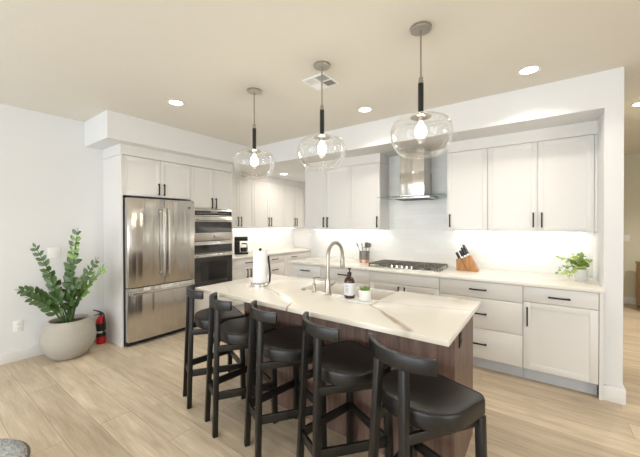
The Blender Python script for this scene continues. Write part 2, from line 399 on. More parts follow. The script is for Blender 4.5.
window(2, -1.4, 1.4, .35, 2.35, 0, 2, ((3.825, -.6, 0), (0, 0, R(90))))  # unseen window, added to bring in more light from the right
# dropped soffits
sf = MB().box(XL, 1.359, ZS, XS, YBM, CZ)
struct('trim_1', sf, 'wall')
struct('trim_2', MB().box(XPW-.15, YBM, ZS, XP1, YPE+.12, CZ), 'wall')
# baseboards
struct('baseboard_left', MB().box(XL, -3.45, 0, XL+.016, 1.545, .115, .003), 'trimw')
struct('baseboard_pillar', MB().box(XP1-.0, YBM-.02, 0, XP2+.016, YBM-.001, .125, .003).box(XP2, YBM-.001, 0, XP2+.016, YW+.13, .125, .003), 'trimw')
struct('baseboard_hall', MB().box(XP2, 7.734, 0, 3.75, 7.75, .125, .003), 'trimw')
struct('baseboard_right', MB().box(3.734, -3.45, 0, 3.75, 7.73, .125, .003), 'trimw')

# ------------------------------------------------------------------ cabinets
def shaker(x0, x1, z0, z1, rail=.055, rec=.005, th=.02, y=0):
    mb = MB(); yf = y-th
    if rail:
        mb.box(x0, yf, z0, x0+rail, y, z1, .0015).box(x1-rail, yf, z0, x1, y, z1, .0015)
        mb.box(x0+rail, yf, z0, x1-rail, y, z0+rail, .0015).box(x0+rail, yf, z1-rail, x1-rail, y, z1, .0015)
        mb.box(x0+rail-.001, yf+rec, z0+rail-.001, x1-rail+.001, y, z1-rail+.001)
    else: mb.box(x0, yf, z0, x1, y, z1, .002)
    return mb
def pull(parent, x, z, L, vertical, y=-.02):
    mb = MB(); s = .0065; o = y-.034; h = L/2
    if vertical:
        mb.box(x-s, o, z-h, x+s, o+2*s, z+h, .0015)
        for k in (-1, 1): mb.box(x-s*.8, o+2*s-.001, z+k*(h-.012)-s, x+s*.8, y-.0003, z+k*(h-.012)+s)
    else:
        mb.box(x-h, o, z-s, x+h, o+2*s, z+s, .0015)
        for k in (-1, 1): mb.box(x+k*(h-.012)-s, o+2*s-.001, z-s*.8, x+k*(h-.012)+s, y-.0003, z+s*.8)
    return mb.build('handle', 'black', parent)
G = .002
def cabinet(name, label, loc, rz, w, depth, z0, z1, fronts, toe=0, group=None, rail=.055):
    """fronts: (kind, x0, x1, z0, z1, handle) ; handle = (x, z, length, vertical) ; local x along the run, front faces -y"""
    t = thing(name, label, 'cabinet', loc, rz, group)
    b = MB().box(.0008, .001, z0, w-.0008, depth, z1)
    b.build('body', 'cab', t)
    if toe: MB().box(.001, .055, 0.0, w-.001, .075, z0-.001).build('toe_kick', 'toe', t)
    for kind, x0, x1, a, c, hd in fronts:
        slab = kind == 'drawer'
        f = shaker(x0+G, x1-G, a+G, c-G, 0 if slab else rail)
        o = f.build(kind, 'cab', t)
        for h in (hd if isinstance(hd, list) else [hd]):
            if h: pull(o, *h)
    return t
YU = 3.812                         # carcass front of the upper cabinets (doors 20 mm in front)
UZ0, UZ1 = 1.372, 2.277
def doors(xs, z0, z1, sides, hz, hl=.15):
    r = []
    for (a, b), s in zip(zip(xs, xs[1:]), sides):
        r.append(('door', a, b, z0, z1, (a+.035 if s == 'L' else b-.035, hz, hl, True)))
    return r
UG = 'white upper cabinets on the tiled wall'
ux = -3.039
cabinet('upper_cabinet', 'white double-door upper cabinet at the left end of the tiled wall', (ux, YU, 0), 0, .836, YW-YU-.001, UZ0, UZ1,
        doors([0, .404, .836], UZ0, UZ1, 'RL', 1.48), group=UG, rail=.05)
cabinet('upper_cabinet', 'narrow white single-door upper cabinet just left of the range hood', (-2.203, YU, 0), 0, .442, YW-YU-.001, UZ0, UZ1,
        doors([0, .442], UZ0, UZ1, 'R', 1.48), group=UG, rail=.05)
cabinet('upper_cabinet', 'narrow white single-door upper cabinet just right of the range hood', (-.908, YU, 0), 0, .42, YW-YU-.001, UZ0, UZ1,
        doors([0, .42], UZ0, UZ1, 'L', 1.488), group=UG, rail=.05)
cabinet('upper_cabinet', 'wide white double-door upper cabinet beside the wall end, above the ivy', (-.488, YU, 0), 0, .876, YW-YU-.001, UZ0, UZ1,
        doors([0, .446, .876], UZ0, UZ1, 'RL', 1.488), group=UG, rail=.05)
struct('trim_3', MB().box(-3.039, YU-.014, UZ1+.003, -1.761, YW, ZS), 'cab')
struct('trim_4', MB().box(-.908, YU-.014, UZ1+.003, XP1, YW, ZS), 'cab')
struct('trim_5', MB().box(.389, YU-.014, UZ0, XP1, YW, UZ1), 'cab')

# base run under the back wall; carcass front 3.41
YC = 3.41; BZ0, BZ1 = .115, .882
BG = 'white base cabinets under the tiled wall'
D3 = [(.715, .878), (.415, .715), (.118, .415)]
def drawers(w, hx=None, L=.155):
    return [('drawer', 0, w, a, b, (hx or w/2, (.80 if i == 0 else (a+b)/2), L, False)) for i, (a, b) in enumerate(D3)]
bd = YW-YC-.001
cabinet('base_cabinet', 'white base cabinet with one drawer over doors, leftmost under the tiled wall', (-2.97, YC, 0), 0, .52, bd, BZ0, BZ1,
        [('drawer', 0, .52, .715, .878, (.265, .80, .155, False)), ('door', 0, .26, .118, .715, (.225, .61, .15, True)), ('door', .26, .52, .118, .715, (.295, .61, .15, True))], 1, BG)
cabinet('base_cabinet', 'white base cabinet of three drawers left of the cooktop, below the utensil crock', (-2.45, YC, 0), 0, .74, bd, BZ0, BZ1, drawers(.74), 1, BG)
cabinet('base_cabinet', 'white base cabinet directly under the gas cooktop', (-1.71, YC, 0), 0, .82, bd, BZ0, BZ1,
        [('drawer', 0, .82, .755, .878, None), ('door', 0, .41, .118, .755, (.375, .66, .15, True)), ('door', .41, .82, .118, .755, (.445, .66, .15, True))], 1, BG)
cabinet('base_cabinet', 'white base cabinet of three drawers below the knife block', (-.89, YC, 0), 0, .745, bd, BZ0, BZ1, drawers(.745), 1, BG)
cabinet('base_cabinet', 'white base cabinet with a drawer over one shaker door, next to the wall end', (-.145, YC, 0), 0, .523, bd, BZ0, BZ1,
        [('drawer', 0, .523, .735, .878, (.262, .80, .155, False)), ('door', 0, .523, .118, .735, (.033, .605, .175, True))], 1, BG)
struct('trim_6', MB().box(.38, YC-.02, 0.0, XP1-.001, YC, BZ1), 'cab')
qb = quartz('back_counter_quartz', [([(.9, -.25, .012), (1.5, .1, .01)], .35), ([(2.9, -.3, .02), (3.2, -.1, .008)], .5)])
wt = MB().box(.012, -.05, .884, XP1+3.0, YW-YC-.001, .914, .003).build('worktop', qb)
wt.location = (-3.0, YC, 0)
wt.data.materials[0] = qb
tag(wt, 'white quartz worktop along the tiled back wall', 'worktop')

# ---- fridge wall: carcass front x = -4.04, doors to -4.02
XC = -4.04; dp = XC-XL-.001
t = cabinet('refrigerator_surround', 'white tall surround with two small doors above the refrigerator', (XC, 1.55, 0), 90, .897, dp, 1.80, 2.277,
            doors([.02, .475, .897], 1.80, 2.277, 'RL', 1.90, .15), rail=.05)
MB().box(0, -.03, 0, .02, dp, 1.80).box(0, -.03, 1.80, .0195, dp, 2.277).build('side_panel', 'cab', t)
OW = .72
t = cabinet('oven_cabinet', 'tall white cabinet housing the two wall ovens', (XC, 2.449, 0), 90, OW, dp, .115, .52,
            doors([0, OW/2, OW], 1.685, 2.277, 'RL', 1.765, .16)+[('drawer', 0, OW, .118, .52, (OW/2, .44, .155, False))], 1, rail=.05)
MB().box(.001, .001, .52, .02, dp, 2.277).box(OW-.02, .001, .52, OW-.001, dp, 2.277).box(.02, .001, 1.68, OW-.02, dp, 2.277).box(.02, dp-.02, .52, OW-.02, dp, 1.68).box(.02, .001, .52, OW-.02, dp-.02, .54)\
    .box(.001, -.018, .523, .03, .001, 1.683).box(OW-.03, -.018, .523, OW-.001, .001, 1.683).build('oven_housing', 'cab', t)
struct('trim_7', MB().box(XL, 1.548, 2.280, XC+.03, 3.169, ZS), 'cab')

# pantry run on the same side
PXU = -4.42
pz0, pz1 = 1.372, 2.277
PG = 'cream lit cabinets of the pantry run'
for (a, b, sp, lab) in ((3.18, 3.955, 3.605, 'white pantry upper cabinet nearest the ovens, above the coffee maker'),
                        (3.955, 4.80, 4.36, 'white pantry upper cabinet second from the ovens'),
                        (4.80, 5.45, 5.146, 'white pantry upper cabinet at the far end wall')):
    cabinet('pantry_upper_cabinet', lab, (PXU, a, 0), 90, b-a, PXU-XPW-.001, pz0, pz1, doors([0, sp-a, b-a], pz0, pz1, 'RL', 1.50, .17), group='upper cabinets of the pantry run', rail=.05)
struct('trim_8', MB().box(XPW, 3.18, 2.280, PXU+.014, YPE, ZS), 'cab')
PXB = -4.09
for (a, b, fr, lab) in ((3.18, 3.88, 1, 'white pantry base cabinet with doors, under the coffee maker'),
                        (3.88, 4.44, 3, 'white pantry base cabinet of three drawers, mid run'),
                        (4.44, 5.45, 2, 'white pantry base cabinet at the far end wall')):
    w = b-a
    if fr == 1: f = [('drawer', 0, w, .715, .878, (w/2, .80, .155, False)), ('door', 0, w/2, .118, .715, (w/2-.035, .62, .15, True)), ('door', w/2, w, .118, .715, (w/2+.035, .62, .15, True))]
    elif fr == 3: f = [('drawer', 0, w, .715, .878, (w/2, .80, .155, False)), ('drawer', 0, w, .415, .715, (w/2, .60, .155, False)), ('drawer', 0, w, .118, .415, (w/2, .27, .155, False))]
    else: f = [('drawer', 0, w, .715, .878, (.26, .80, .155, False)), ('door', 0, w/2, .118, .715, (w/2-.035, .62, .15, True)), ('door', w/2, w, .118, .715, (w/2+.035, .62, .15, True))]
    cabinet('pantry_base_cabinet', lab, (PXB, a, 0), 90, w, PXB-XPW-.001, BZ0, BZ1, f, 1, group='base cabinets of the pantry run')
wt = MB().box(0, 0, .884, .70, 2.28, .914, .003).build('worktop', quartz('pantry_quartz', []))
wt.location = (XPW+.001, 3.18, 0); tag(wt, 'white quartz worktop of the pantry run, under the coffee maker', 'worktop')

# LED strips under the uppers
def led(label, loc, L, rz, power):
    t = thing('led_strip', label, 'light', loc, rz, 'lit strips under the upper cabinets')
    MB().box(-L/2, -.012, 0, L/2, .012, .010).build('housing', 'plate', t)
    MB().box(-L/2+.01, -.009, -.003, L/2-.01, .009, -.0002).build('diffuser', 'ledglow', t)
    area_light('lamp', (0, 0, -.006), (0, .25, -1), L-.02, .02, power, LEDC, t)
led('lit strip under the upper cabinets left of the hood', (-2.40, 3.99, UZ0-.0105), 1.22, 0, P_LED*1.22)
led('lit strip under the upper cabinets right of the hood', (-.26, 3.99, UZ0-.0105), 1.22, 0, P_LED*1.22)
led('lit strip under the pantry upper cabinets', (-4.62, 4.30, pz0-.0105), 2.1, 90, P_LED*2.1)

# ------------------------------------------------------------------ refrigerator
fr = thing('refrigerator', 'stainless steel french door refrigerator in the white surround', 'refrigerator', (-3.91, 1.582, 0), 90)
FW = .85
MB().box(0, .075, .03, FW, .60, 1.755, .004).build('case', 'darkcase', fr)
MB().box(.01, .06, .004, FW-.01, .12, .055).build('kick_grille', 'rubber', fr)
def fdoor(name, x0, x1, z0, z1):
    # slightly crowned door skin
    n = 10; pts = [(x0, .068)]
    for k in range(n+1):
        f = k/n; xx = x0+(x1-x0)*f; e = abs(2*f-1)
        pts.append((xx, -.006*(1-e*e)+.012*max(0, e-.9)/.1))
    pts.append((x1, .068))
    mb = MB().prism(pts, z0, z1, .004); return mb.build(name, 'steel', fr, sharp=50)
dl = fdoor('door', 0, .432, .700, 1.768); dr = fdoor('door', .438, FW, .700, 1.768)
dz = fdoor('freezer_drawer', 0, FW, .06, .690)
n_ = 16
def bow(k, y0, d): return y0-d*(1-((k-n_/2)/(n_/2))**2)
for p, x in ((dl, .402), (dr, .468)):
    zz_ = [.80+.86*k/n_ for k in range(n_+1)]
    o1 = [(bow(k, -.034, .016), z) for k, z in enumerate(zz_)]; o2 = [(bow(k, -.050, .016), z) for k, z in enumerate(zz_)]
    mb = MB().prism(o1+o2[::-1], x-.013, x+.013, .003, axis=0)
    for z in (.835, 1.625): mb.box(x-.009, -.040, z-.014, x+.009, -.003, z+.014, .002)
    mb.build('handle', 'steel2', p, sharp=50)
xx = [.03+.79*k/n_ for k in range(n_+1)]
o1 = [(x, bow(k, -.034, .018)) for k, x in enumerate(xx)]; o2 = [(x, bow(k, -.050, .018)) for k, x in enumerate(xx)]
mb = MB().prism(o1+o2[::-1], .616, .648, .003)
for x in (.07, FW-.10): mb.box(x-.014, -.042, .624, x+.014, -.003, .640, .002)
mb.build('handle', 'steel2', dz, sharp=50)
def badge(p, x, z, r, y):
    mt = Matrix.Translation((x, y, z)) @ Matrix.Rotation(R(90), 4, 'X')
    o = MB().lathe([(r, 0), (r, .0015), (r*.9, .002)], n=24, mat=mt).build('badge', 'darkcase', p)
    c = bpy.data.curves.new('badge_letters', 'FONT'); c.body = 'GE'; c.size = r*1.05; c.align_x = 'CENTER'; c.align_y = 'CENTER'; c.extrude = .0004
    c.materials.append(M['legend'])
    tmp = bpy.data.objects.new('tmp', c); COL.objects.link(tmp); bpy.context.view_layer.update()
    me = bpy.data.meshes.new_from_object(tmp.evaluated_get(bpy.context.evaluated_depsgraph_get())); bpy.data.objects.remove(tmp)
    b = bpy.data.objects.new('badge_letters', me); COL.objects.link(b); b.parent = o
    b.location = (x, y-.0024, z); b.rotation_euler = (R(90), 0, 0)
badge(dr, .765, 1.675, .019, -.0045)

# ------------------------------------------------------------------ wall ovens  (local x 0..0.66)
ov = thing('microwave_oven', 'stainless built-in upper oven with a black control strip, above the wall oven', 'oven', (-4.022, 2.480, 0), 90)
OX = .658
MB().box(.005, .022, 1.21, OX-.005, .46, 1.672).build('case', 'darkcase', ov)
p = MB().box(0, -.018, 1.572, OX, .02, 1.675, .003).build('control_panel', 'steel2', ov)
MB().box(.012, -.021, 1.585, OX-.012, -.0185, 1.650).build('control_glass', 'screen', p)
mb = MB()
for k in range(14): mb.box(.05+k*.041, -.022, 1.612, .05+k*.041+.018, -.0212, 1.620)
mb.box(.27, -.022, 1.630, .39, -.0212, 1.640)
mb.build('control_legend', 'legend', p)
d = MB().box(0, -.020, 1.212, OX, .02, 1.566, .003).build('door', 'steel2', ov)
MB().box(.012, -.024, 1.328, OX-.012, -.0205, 1.492).build('window', 'ovenglass', d)
badge(d, OX/2, 1.27, .015, -.0205)
def ohandle(p, z):
    MB().beam((.03, -.062, z), (OX-.03, -.062, z), .024, .022, (0, 0, 1), .006).box(.05, -.06, z-.01, .075, -.0205, z+.01).box(OX-.075, -.06, z-.01, OX-.05, -.0205, z+.01).build('handle', 'steel2', p)
ohandle(d, 1.522)
ov = thing('wall_oven', 'black-fronted wall oven with stainless handle, below the upper oven', 'oven', (-4.022, 2.480, 0), 90)
MB().box(.005, .022, .545, OX-.005, .46, 1.198).build('case', 'darkcase', ov)
p = MB().box(0, -.018, 1.022, OX, .02, 1.202, .003).build('control_panel', 'steel2', ov)
MB().box(.006, -.021, 1.030, OX-.006, -.0185, 1.150).build('control_glass', 'screen', p)
MB().box(.25, -.0225, 1.060, .43, -.0212, 1.118).build('display', 'darkcase', p)
d = MB().box(0, -.020, .545, OX, .02, 1.014, .003).build('door', 'steel2', ov)
MB().box(.004, -.024, .550, OX-.004, -.0205, .968).build('window', 'ovenglass', d)
MB().box(.10, -.0252, .62, OX-.10, -.0242, .90).build('window_trim', 'screen', d)
ohandle(d, .990)

# ------------------------------------------------------------------ range hood
hd = thing('range_hood', 'stainless chimney range hood with a thin glass canopy over the cooktop', 'range hood', (-1.325, YW-.001, 0))
MB().box(-.155, -.32, 1.815, .155, -.0, 2.10, .002).box(-.15, -.315, 2.10, .15, 0, ZS-.001).build('chimney', 'steel', hd)
MB().box(-.235, -.385, 1.766, .235, -.0, 1.790, .004).box(-.155, -.32, 1.7975, .155, 0, 1.8148).build('canopy_box', 'steel2', hd)
MB().box(-.42, -.43, 1.7905, .415, -.0, 1.797, .001).build('glass_canopy', 'hoodglass', hd)
MB().box(-.2, -.36, 1.762, -.01, -.06, 1.7655).box(.01, -.36, 1.762, .2, -.06, 1.7655).build('filter', 'darkcase', hd)
mb = MB()
for k in range(4): mb.box(-.05+k*.03, -.388, 1.773, -.035+k*.03, -.3855, 1.782)
mb.build('button', 'rubber', hd)

# ------------------------------------------------------------------ island
IX0, IX1, IY0, IY1 = -2.385, -.346, 1.482, 2.366
BX0, BX1, BY0, BY1 = -2.12, -.388, 1.79, 2.335
SX0, SX1, SY0 = -1.64, -.93, 1.985
isl = thing('island_cabinet', 'dark walnut kitchen island base behind the row of stools', 'island', (0, 0, 0))
MB().box(BX0, BY0, 0, BX1, BY0+.02, .883).build('front_panel', 'walnut', isl)
MB().box(BX1-.02, BY0+.0205, 0, BX1, BY1, .883).build('end_panel', 'walnut', isl)
MB().box(BX0, BY0+.0205, 0, BX0+.02, BY1, .883).build('end_panel', 'walnut', isl)
MB().box(BX0+.021, BY0+.021, .1, BX1-.021, BY1-.02, .62).box(BX0+.021, BY0+.021, .62, SX0-.012, BY1-.02, .883).box(SX1+.012, BY0+.021, .62, BX1-.021, BY1-.02, .883)\
    .box(SX0-.012, BY0+.021, .62, SX1+.012, SY0-.03, .883).build('body', 'walnut', isl)
MB().box(BX0+.021, BY1-.08, 0, BX1-.021, BY1-.06, .0995).build('toe_kick', 'walnut', isl)
for x0, x1, z1 in ((BX0+.021, SX0-.014, .88), (SX0-.010, (SX0+SX1)/2, .615), ((SX0+SX1)/2, SX1+.010, .615), (SX1+.014, BX1-.021, .88)):
    mb = MB(); y = BY1-.0195
    mb.box(x0+.002, y, .105, x1-.002, y+.019, z1, .002)
    o = mb.build('door', 'walnut', isl)
    MB().box((x0+x1)/2-.08, y+.043, z1-.07, (x0+x1)/2+.08, y+.055, z1-.058, .001).box((x0+x1)/2-.07, y+.0192, z1-.068, (x0+x1)/2-.06, y+.044, z1-.06).box((x0+x1)/2+.06, y+.0192, z1-.068, (x0+x1)/2+.07, y+.044, z1-.06).build('handle', 'black', o)
# slab with the notch for the apron sink
V = [([(-1.95, 1.82, .006), (-1.794, 1.80, .010), (-1.604, 1.70, .010), (-1.449, 1.655, .011), (-1.394, 1.597, .014), (-1.33, 1.48, .013)], .85),
     ([(-.98, 1.88, .006), (-.929, 1.845, .014), (-.791, 1.735, .02), (-.647, 1.605, .034), (-.546, 1.51, .045)], .8),
     ([(-.92, 1.97, .004), (-.873, 1.965, .006), (-.70, 1.99, .006), (-.5, 2.04, .006), (-.35, 2.09, .005)], .9),
     ([(-2.2, 2.15, .006), (-2.0, 2.17, .008), (-1.8, 2.12, .007), (-1.68, 2.2, .006)], .35),
     ([(-.75, 2.2, .004), (-.5, 2.26, .005), (-.35, 2.27, .004)], .4),
     ([(-2.35, 1.75, .004), (-2.1, 1.62, .006), (-1.95, 1.5, .005)], .35)]
qi = quartz('island_quartz', V)
sl = MB(); ol = [(IX0, IY0), (IX1, IY0), (IX1, IY1), (SX1, IY1), (SX1, SY0), (SX0, SY0), (SX0, IY1), (IX0, IY1)]
so = sl.prism(ol, .884, .914, .003).build('worktop', qi)
tag(so, 'white quartz island worktop with brown veins and an overhang above the stools', 'worktop')
# sink
sk = thing('apron_sink', 'white apron-front sink set into the island worktop', 'sink', ((SX0+SX1)/2, SY0, .64))
w2 = (SX1-SX0)/2-.002; yb = IY1+.012-SY0; tk = .018
MB().box(-w2, .002, 0, w2, yb, .02, .004).box(-w2, .002, .018, w2, .002+tk, .262, .004).box(-w2, yb-.024, .018, w2, yb, .262, .006)\
    .box(-w2, .012, .018, -w2+tk, yb-.012, .262, .004).box(w2-tk, .012, .018, w2, yb-.012, .262, .004).build('basin', 'fireclay', sk)
MB().lathe([(.045, .0), (.045, .003), (.03, .004), (.02, .001)], (0, .2, .0205), 24).build('drain', 'steel2', sk)
# faucet
fa = thing('faucet', 'tall brushed nickel gooseneck faucet on the island', 'faucet', (-1.326, 1.93, .914))
MB().lathe([(.030, 0), (.030, .004), (.024, .010), (.021, .09), (.0165, .12), (.0150, .125)], n=24).build('body', 'nickel', fa)
arc = [(0, 0, .12), (0, 0, .2), (0, 0, .285)]
for k in range(1, 13):
    a = pi*k/12; arc.append((0, .105-.105*cos(a), .285+.105*sin(a)))
arc += [(0, .211, .262)]
MB().tube(arc, .0135, 16).build('spout', 'nickel', fa)
sp = MB().lathe([(.0145, 0), (.018, -.01), (.020, -.075), (.017, -.085)], (0, .211, .266), 20).build('spray_head', 'nickel', fa)
MB().box(-.006, .1925, .205, .006, .1945, .235).build('spray_button', 'rubber', sp)
MB().tube([(.018, 0, .075), (.042, 0, .078)], .009, 12).tube([(.040, 0, .078), (.075, -.01, .10)], .0055, 10).build('lever', 'nickel', fa)
ds = thing('soap_dispenser', 'small brushed nickel soap dispenser left of the gooseneck faucet', 'dispenser', (-1.468, 1.945, .914))
MB().lathe([(.022, 0), (.022, .005), (.012, .012), (.010, .05), (.013, .052), (.013, .07)], n=20).build('base', 'nickel', ds)
MB().tube([(0, 0, .068), (0, 0, .105)], .006, 10).tube([(0, -.01, .107), (0, .03, .112), (0, .075, .100)], .006, 10).build('pump', 'nickel', ds)
b = MB().lathe([(.022, 0), (.022, .006), (.016, .009), (.016, .012)], n=20).build('air_switch', 'nickel'); b.location = (-1.575, 1.950, .9142)
tag(b, 'low round nickel button on the island, left of the sink', 'button')

# ------------------------------------------------------------------ bar stools
def make_stool(label, loc, rz):
    t = thing('bar_stool', label, 'bar stool', loc, rz, 'black bar stools along the island')
    def D(w, d0, d1, r, n=20):
        # straight front edge (+y), round back
        pts = []
        for k in range(7):
            a = pi/2*k/6; pts.append((w-r+r*cos(a), d1-r+r*sin(a)))
        for k in range(7):
            a = pi/2+pi/2*k/6; pts.append((-w+r+r*cos(a), d1-r+r*sin(a)))
        yb0 = .02
        for k in range(n+1):
            a = pi+pi*k/n; pts.append((w*cos(a), yb0+(yb0-d0)*sin(a) if False else yb0+(d0-yb0)*(-sin(a))))
        out = [pts[0]]
        for q in pts[1:]:
            if (q[0]-out[-1][0])**2+(q[1]-out[-1][1])**2 > 1e-8: out.append(q)
        if (out[0][0]-out[-1][0])**2+(out[0][1]-out[-1][1])**2 < 1e-8: out.pop()
        return out
    o = D(.206, -.160, .207, .042)
    seat = MB().prism(o, 0.61, .690, .016, seg=3).build('seat', 'leather', t, sharp=60)
    pts = [(x*.968, y*.968+.0003, .6875) for x, y in o]; MB().tube(pts+[pts[0]], .0032, 8, cap=False).build('piping', 'piping', seat)
    for s in (-1, 1):
        MB().beam((s*.194, .185, 0), (s*.184, .175, .609), .036, .036, (0, 1, 0), .003).build('leg', 'stoolwood', t)
        MB().beam((s*.104, -.222, 0), (s*.070, -.192, .8635), .032, .034, (0, 1, 0), .003).build('leg', 'stoolwood', t)
    fr_ = MB()
    for s in (-1, 1): fr_.beam((s*.086, -.202, .588), (s*.180, .158, .588), .018, .042, (0, 0, 1), .002)
    fr_.beam((-.166, .170, .588), (.166, .170, .588), .018, .042, (0, 0, 1), .002).build('seat_frame', 'stoolwood', t)
    # curved top rail
    R0 = .262; cyy = -.222+R0; th = .024; n = 18; a0 = math.asin(.19/R0)
    inner, outer = [], []
    for k in range(n+1):
        a = -a0+2*a0*k/n
        outer.append((R0*sin(a), cyy-R0*cos(a))); inner.append(((R0-th)*sin(a), cyy-(R0-th)*cos(a)))
    MB().prism(outer+inner[::-1], .864, .926, .004).build('backrest', 'stoolwood', t, sharp=40)
    zs = .268
    for s in (-1, 1): MB().beam((s*.095, -.206, zs), (s*.188, .168, zs), .016, .052, (0, 0, 1), .002).build('stretcher', 'stoolwood', t)
    MB().beam((-.170, .180, zs), (.170, .180, zs), .016, .052, (0, 0, 1), .002).build('footrest', 'stoolwood', t)
    MB().beam((-.079, -.212, zs), (.079, -.212, zs), .016, .052, (0, 0, 1), .002).build('stretcher', 'stoolwood', t)
    return t
st = [(-2.268, 1.592, -22, 'black bar stool farthest from the camera, by the refrigerator end of the island'),
      (-1.830, 1.512, -20, 'second black bar stool from the refrigerator, its back below the paper towels'),
      (-1.386, 1.506, -23, 'middle of the five black bar stools, third from the refrigerator'),
      (-.925, 1.486, -26, 'fourth black bar stool from the refrigerator, left of the nearest one'),
      (-.453, 1.402, -20, 'nearest black bar stool at the right end of the island')]
s0 = make_stool(st[0][3], st[0][:2]+(0,), st[0][2])
for x, y, rz, lab in st[1:]: dup(s0, (x, y, 0), rz, lab)

# ------------------------------------------------------------------ pendants
pd = thing('pendant_lamp', 'clear glass globe pendant nearest the refrigerator, leftmost of three', 'pendant lamp', (-2.19, 1.975, CZ), 0, 'glass pendants over the island')
MB().lathe([(.062, -.018), (.065, -.014), (.065, -.0005)], n=32).build('ceiling_canopy', 'nickel', pd)
MB().tube([(0, 0, -.017), (0, 0, -.325)], .0055, 12).build('rod', 'nickel', pd)
MB().lathe([(.006, -.318), (.014, -.320), (.014, -.328), (.009, -.332), (.009, -.338), (.016, -.340), (.016, -.356)], n=20).build('collar', 'nickel', pd)
MB().lathe([(.017, -.3565), (.017, -.548)], n=20).build('sleeve', 'stoolwood', pd)
so_ = MB().lathe([(.019, -.5485), (.019, -.558), (.062, -.564), (.066, -.570), (.060, -.574), (.024, -.576), (.022, -.600)], n=28).build('socket', 'nickel', pd)
gp = [(.062, -.571), (.100, -.573), (.145, -.582), (.176, -.605), (.192, -.645), (.1935, -.685), (.186, -.725), (.166, -.768), (.138, -.800), (.115, -.814), (.095, -.819)]
def smooth(p, k=2):
    for _ in range(k):
        q = [p[0]]
        for a, b in zip(p, p[1:]):
            q += [(.75*a[0]+.25*b[0], .75*a[1]+.25*b[1]), (.25*a[0]+.75*b[0], .25*a[1]+.75*b[1])]
        p = q+[p[-1]]
    return p
gs = MB().lathe(smooth(gp), n=56, cap0=False, cap1=False).build('glass_shade', 'glass', pd, sharp=80)
sm = gs.modifiers.new('wall', 'SOLIDIFY'); sm.thickness = .003
MB().lathe(smooth([(.012, -.6005), (.015, -.612), (.030, -.635), (.037, -.665), (.030, -.694), (.004, -.705)]), n=24).build('bulb', 'bulb', pd, sharp=80)
pl = bpy.data.lights.new('lamp', 'POINT'); pl.energy = P_BULB; pl.color = WARM; pl.shadow_soft_size = .04
plo = bpy.data.objects.new('lamp', pl); COL.objects.link(plo); plo.parent = pd; plo.location = (0, 0, -.76)
dup(pd, (-1.41, 1.975, CZ), label='clear glass globe pendant in the middle of three over the island')
dup(pd, (-.633, 1.975, CZ), label='clear glass globe pendant nearest the camera, rightmost of three')

# ------------------------------------------------------------------ ceiling fittings
def downlight(label, loc, power, spread=125):
    t = thing('downlight', label, 'ceiling light', loc, 0, 'round recessed ceiling lights')
    MB().lathe([(.062, -.001), (.080, -.0015), (.084, -.004), (.078, -.006), (.062, -.004)], n=40, cap0=False, cap1=False).build('trim_ring', 'plate', t)
    MB().lathe([(.061, -.0012), (.061, -.0032)], n=40).build('lens', 'lens', t)
    l = bpy.data.lights.new('lamp', 'AREA'); l.shape = 'DISK'; l.size = .12; l.energy = power; l.color = WARM; l.spread = R(spread)
    o = bpy.data.objects.new('lamp', l); COL.objects.link(o); o.parent = t; o.location = (0, 0, -.008)
downlight('recessed ceiling light in front of the refrigerator, leftmost in the photo', (-3.053, 1.695, CZ), P_DOWN)
downlight('recessed ceiling light between the middle and right pendants', (-1.576, 3.016, CZ), P_DOWN)
downlight('recessed ceiling light above the right-hand upper cabinets', (-.093, 3.035, CZ), P_DOWN)
downlight('recessed ceiling light in the hall beyond the wall end', (.83, 4.57, CZ), P_HALL)
downlight('recessed light in the low pantry ceiling', (-3.954, 4.301, ZS), P_DOWN*.7, 175)
downlight('added unseen fill light in the pantry ceiling behind the tiled wall', (-2.9, 4.75, ZS), P_DOWN*3.4, 175)  # added out of view to brighten the far pantry cabinets
downlight('added fill light in the ceiling deep in the hall, hidden by the wall end', (2.1, 6.0, CZ), 28)  # added out of view to lift the dim hall wall
for lx, ly, lab in ((-3.05, -.6, 'left of the stools'), (-1.0, -.6, 'in the middle'), (1.2, -.6, 'right of the stools'), (2.2, 1.6, 'beyond the island end')):
    downlight('added fill light in the living room ceiling behind the camera, '+lab, (lx, ly, CZ), P_DOWN)  # unseen lights added to raise the warm room brightness
vt = thing('ceiling_vent', 'square white four-way air vent in the ceiling above the middle pendant', 'vent', (-1.582, 2.200, CZ)); vt.scale = (.82, .82, 1)
h = .145
MB().box(-h, -h, -.008, h, -h+.022, -.0005).box(-h, h-.022, -.008, h, h, -.0005).box(-h, -h+.022, -.008, -h+.022, h-.022, -.0005).box(h-.022, -h+.022, -.008, h, h-.022, -.0005)\
    .box(-.01, -h+.022, -.0078, .01, h-.022, -.0005).box(-h+.022, -.01, -.0078, -.0105, .01, -.0005).box(.0105, -.01, -.0078, h-.022, .01, -.0005).build('frame', 'plate', vt)
for qx, qy in ((-1, -1), (1, -1), (-1, 1), (1, 1)):
    mb = MB(); al = (qx*qy > 0)
    for k in range(6):
        c = .016+k*.019
        q = Matrix.Translation((qx*(c if al else .066), qy*(.066 if al else c), -.006)) @ Matrix.Rotation(R(40)*(qx if al else -qy), 4, 'Y' if al else 'X')
        mb.box(-.008 if al else -.054, -.054 if al else -.008, -.0006, .008 if al else .054, .054 if al else .008, .0006, mat=q)
    mb.build('louver', 'plate', vt)
MB().box(-h+.02, -h+.02, -.0006, h-.02, h-.02, -.0001).build('backing', 'ventback', vt)

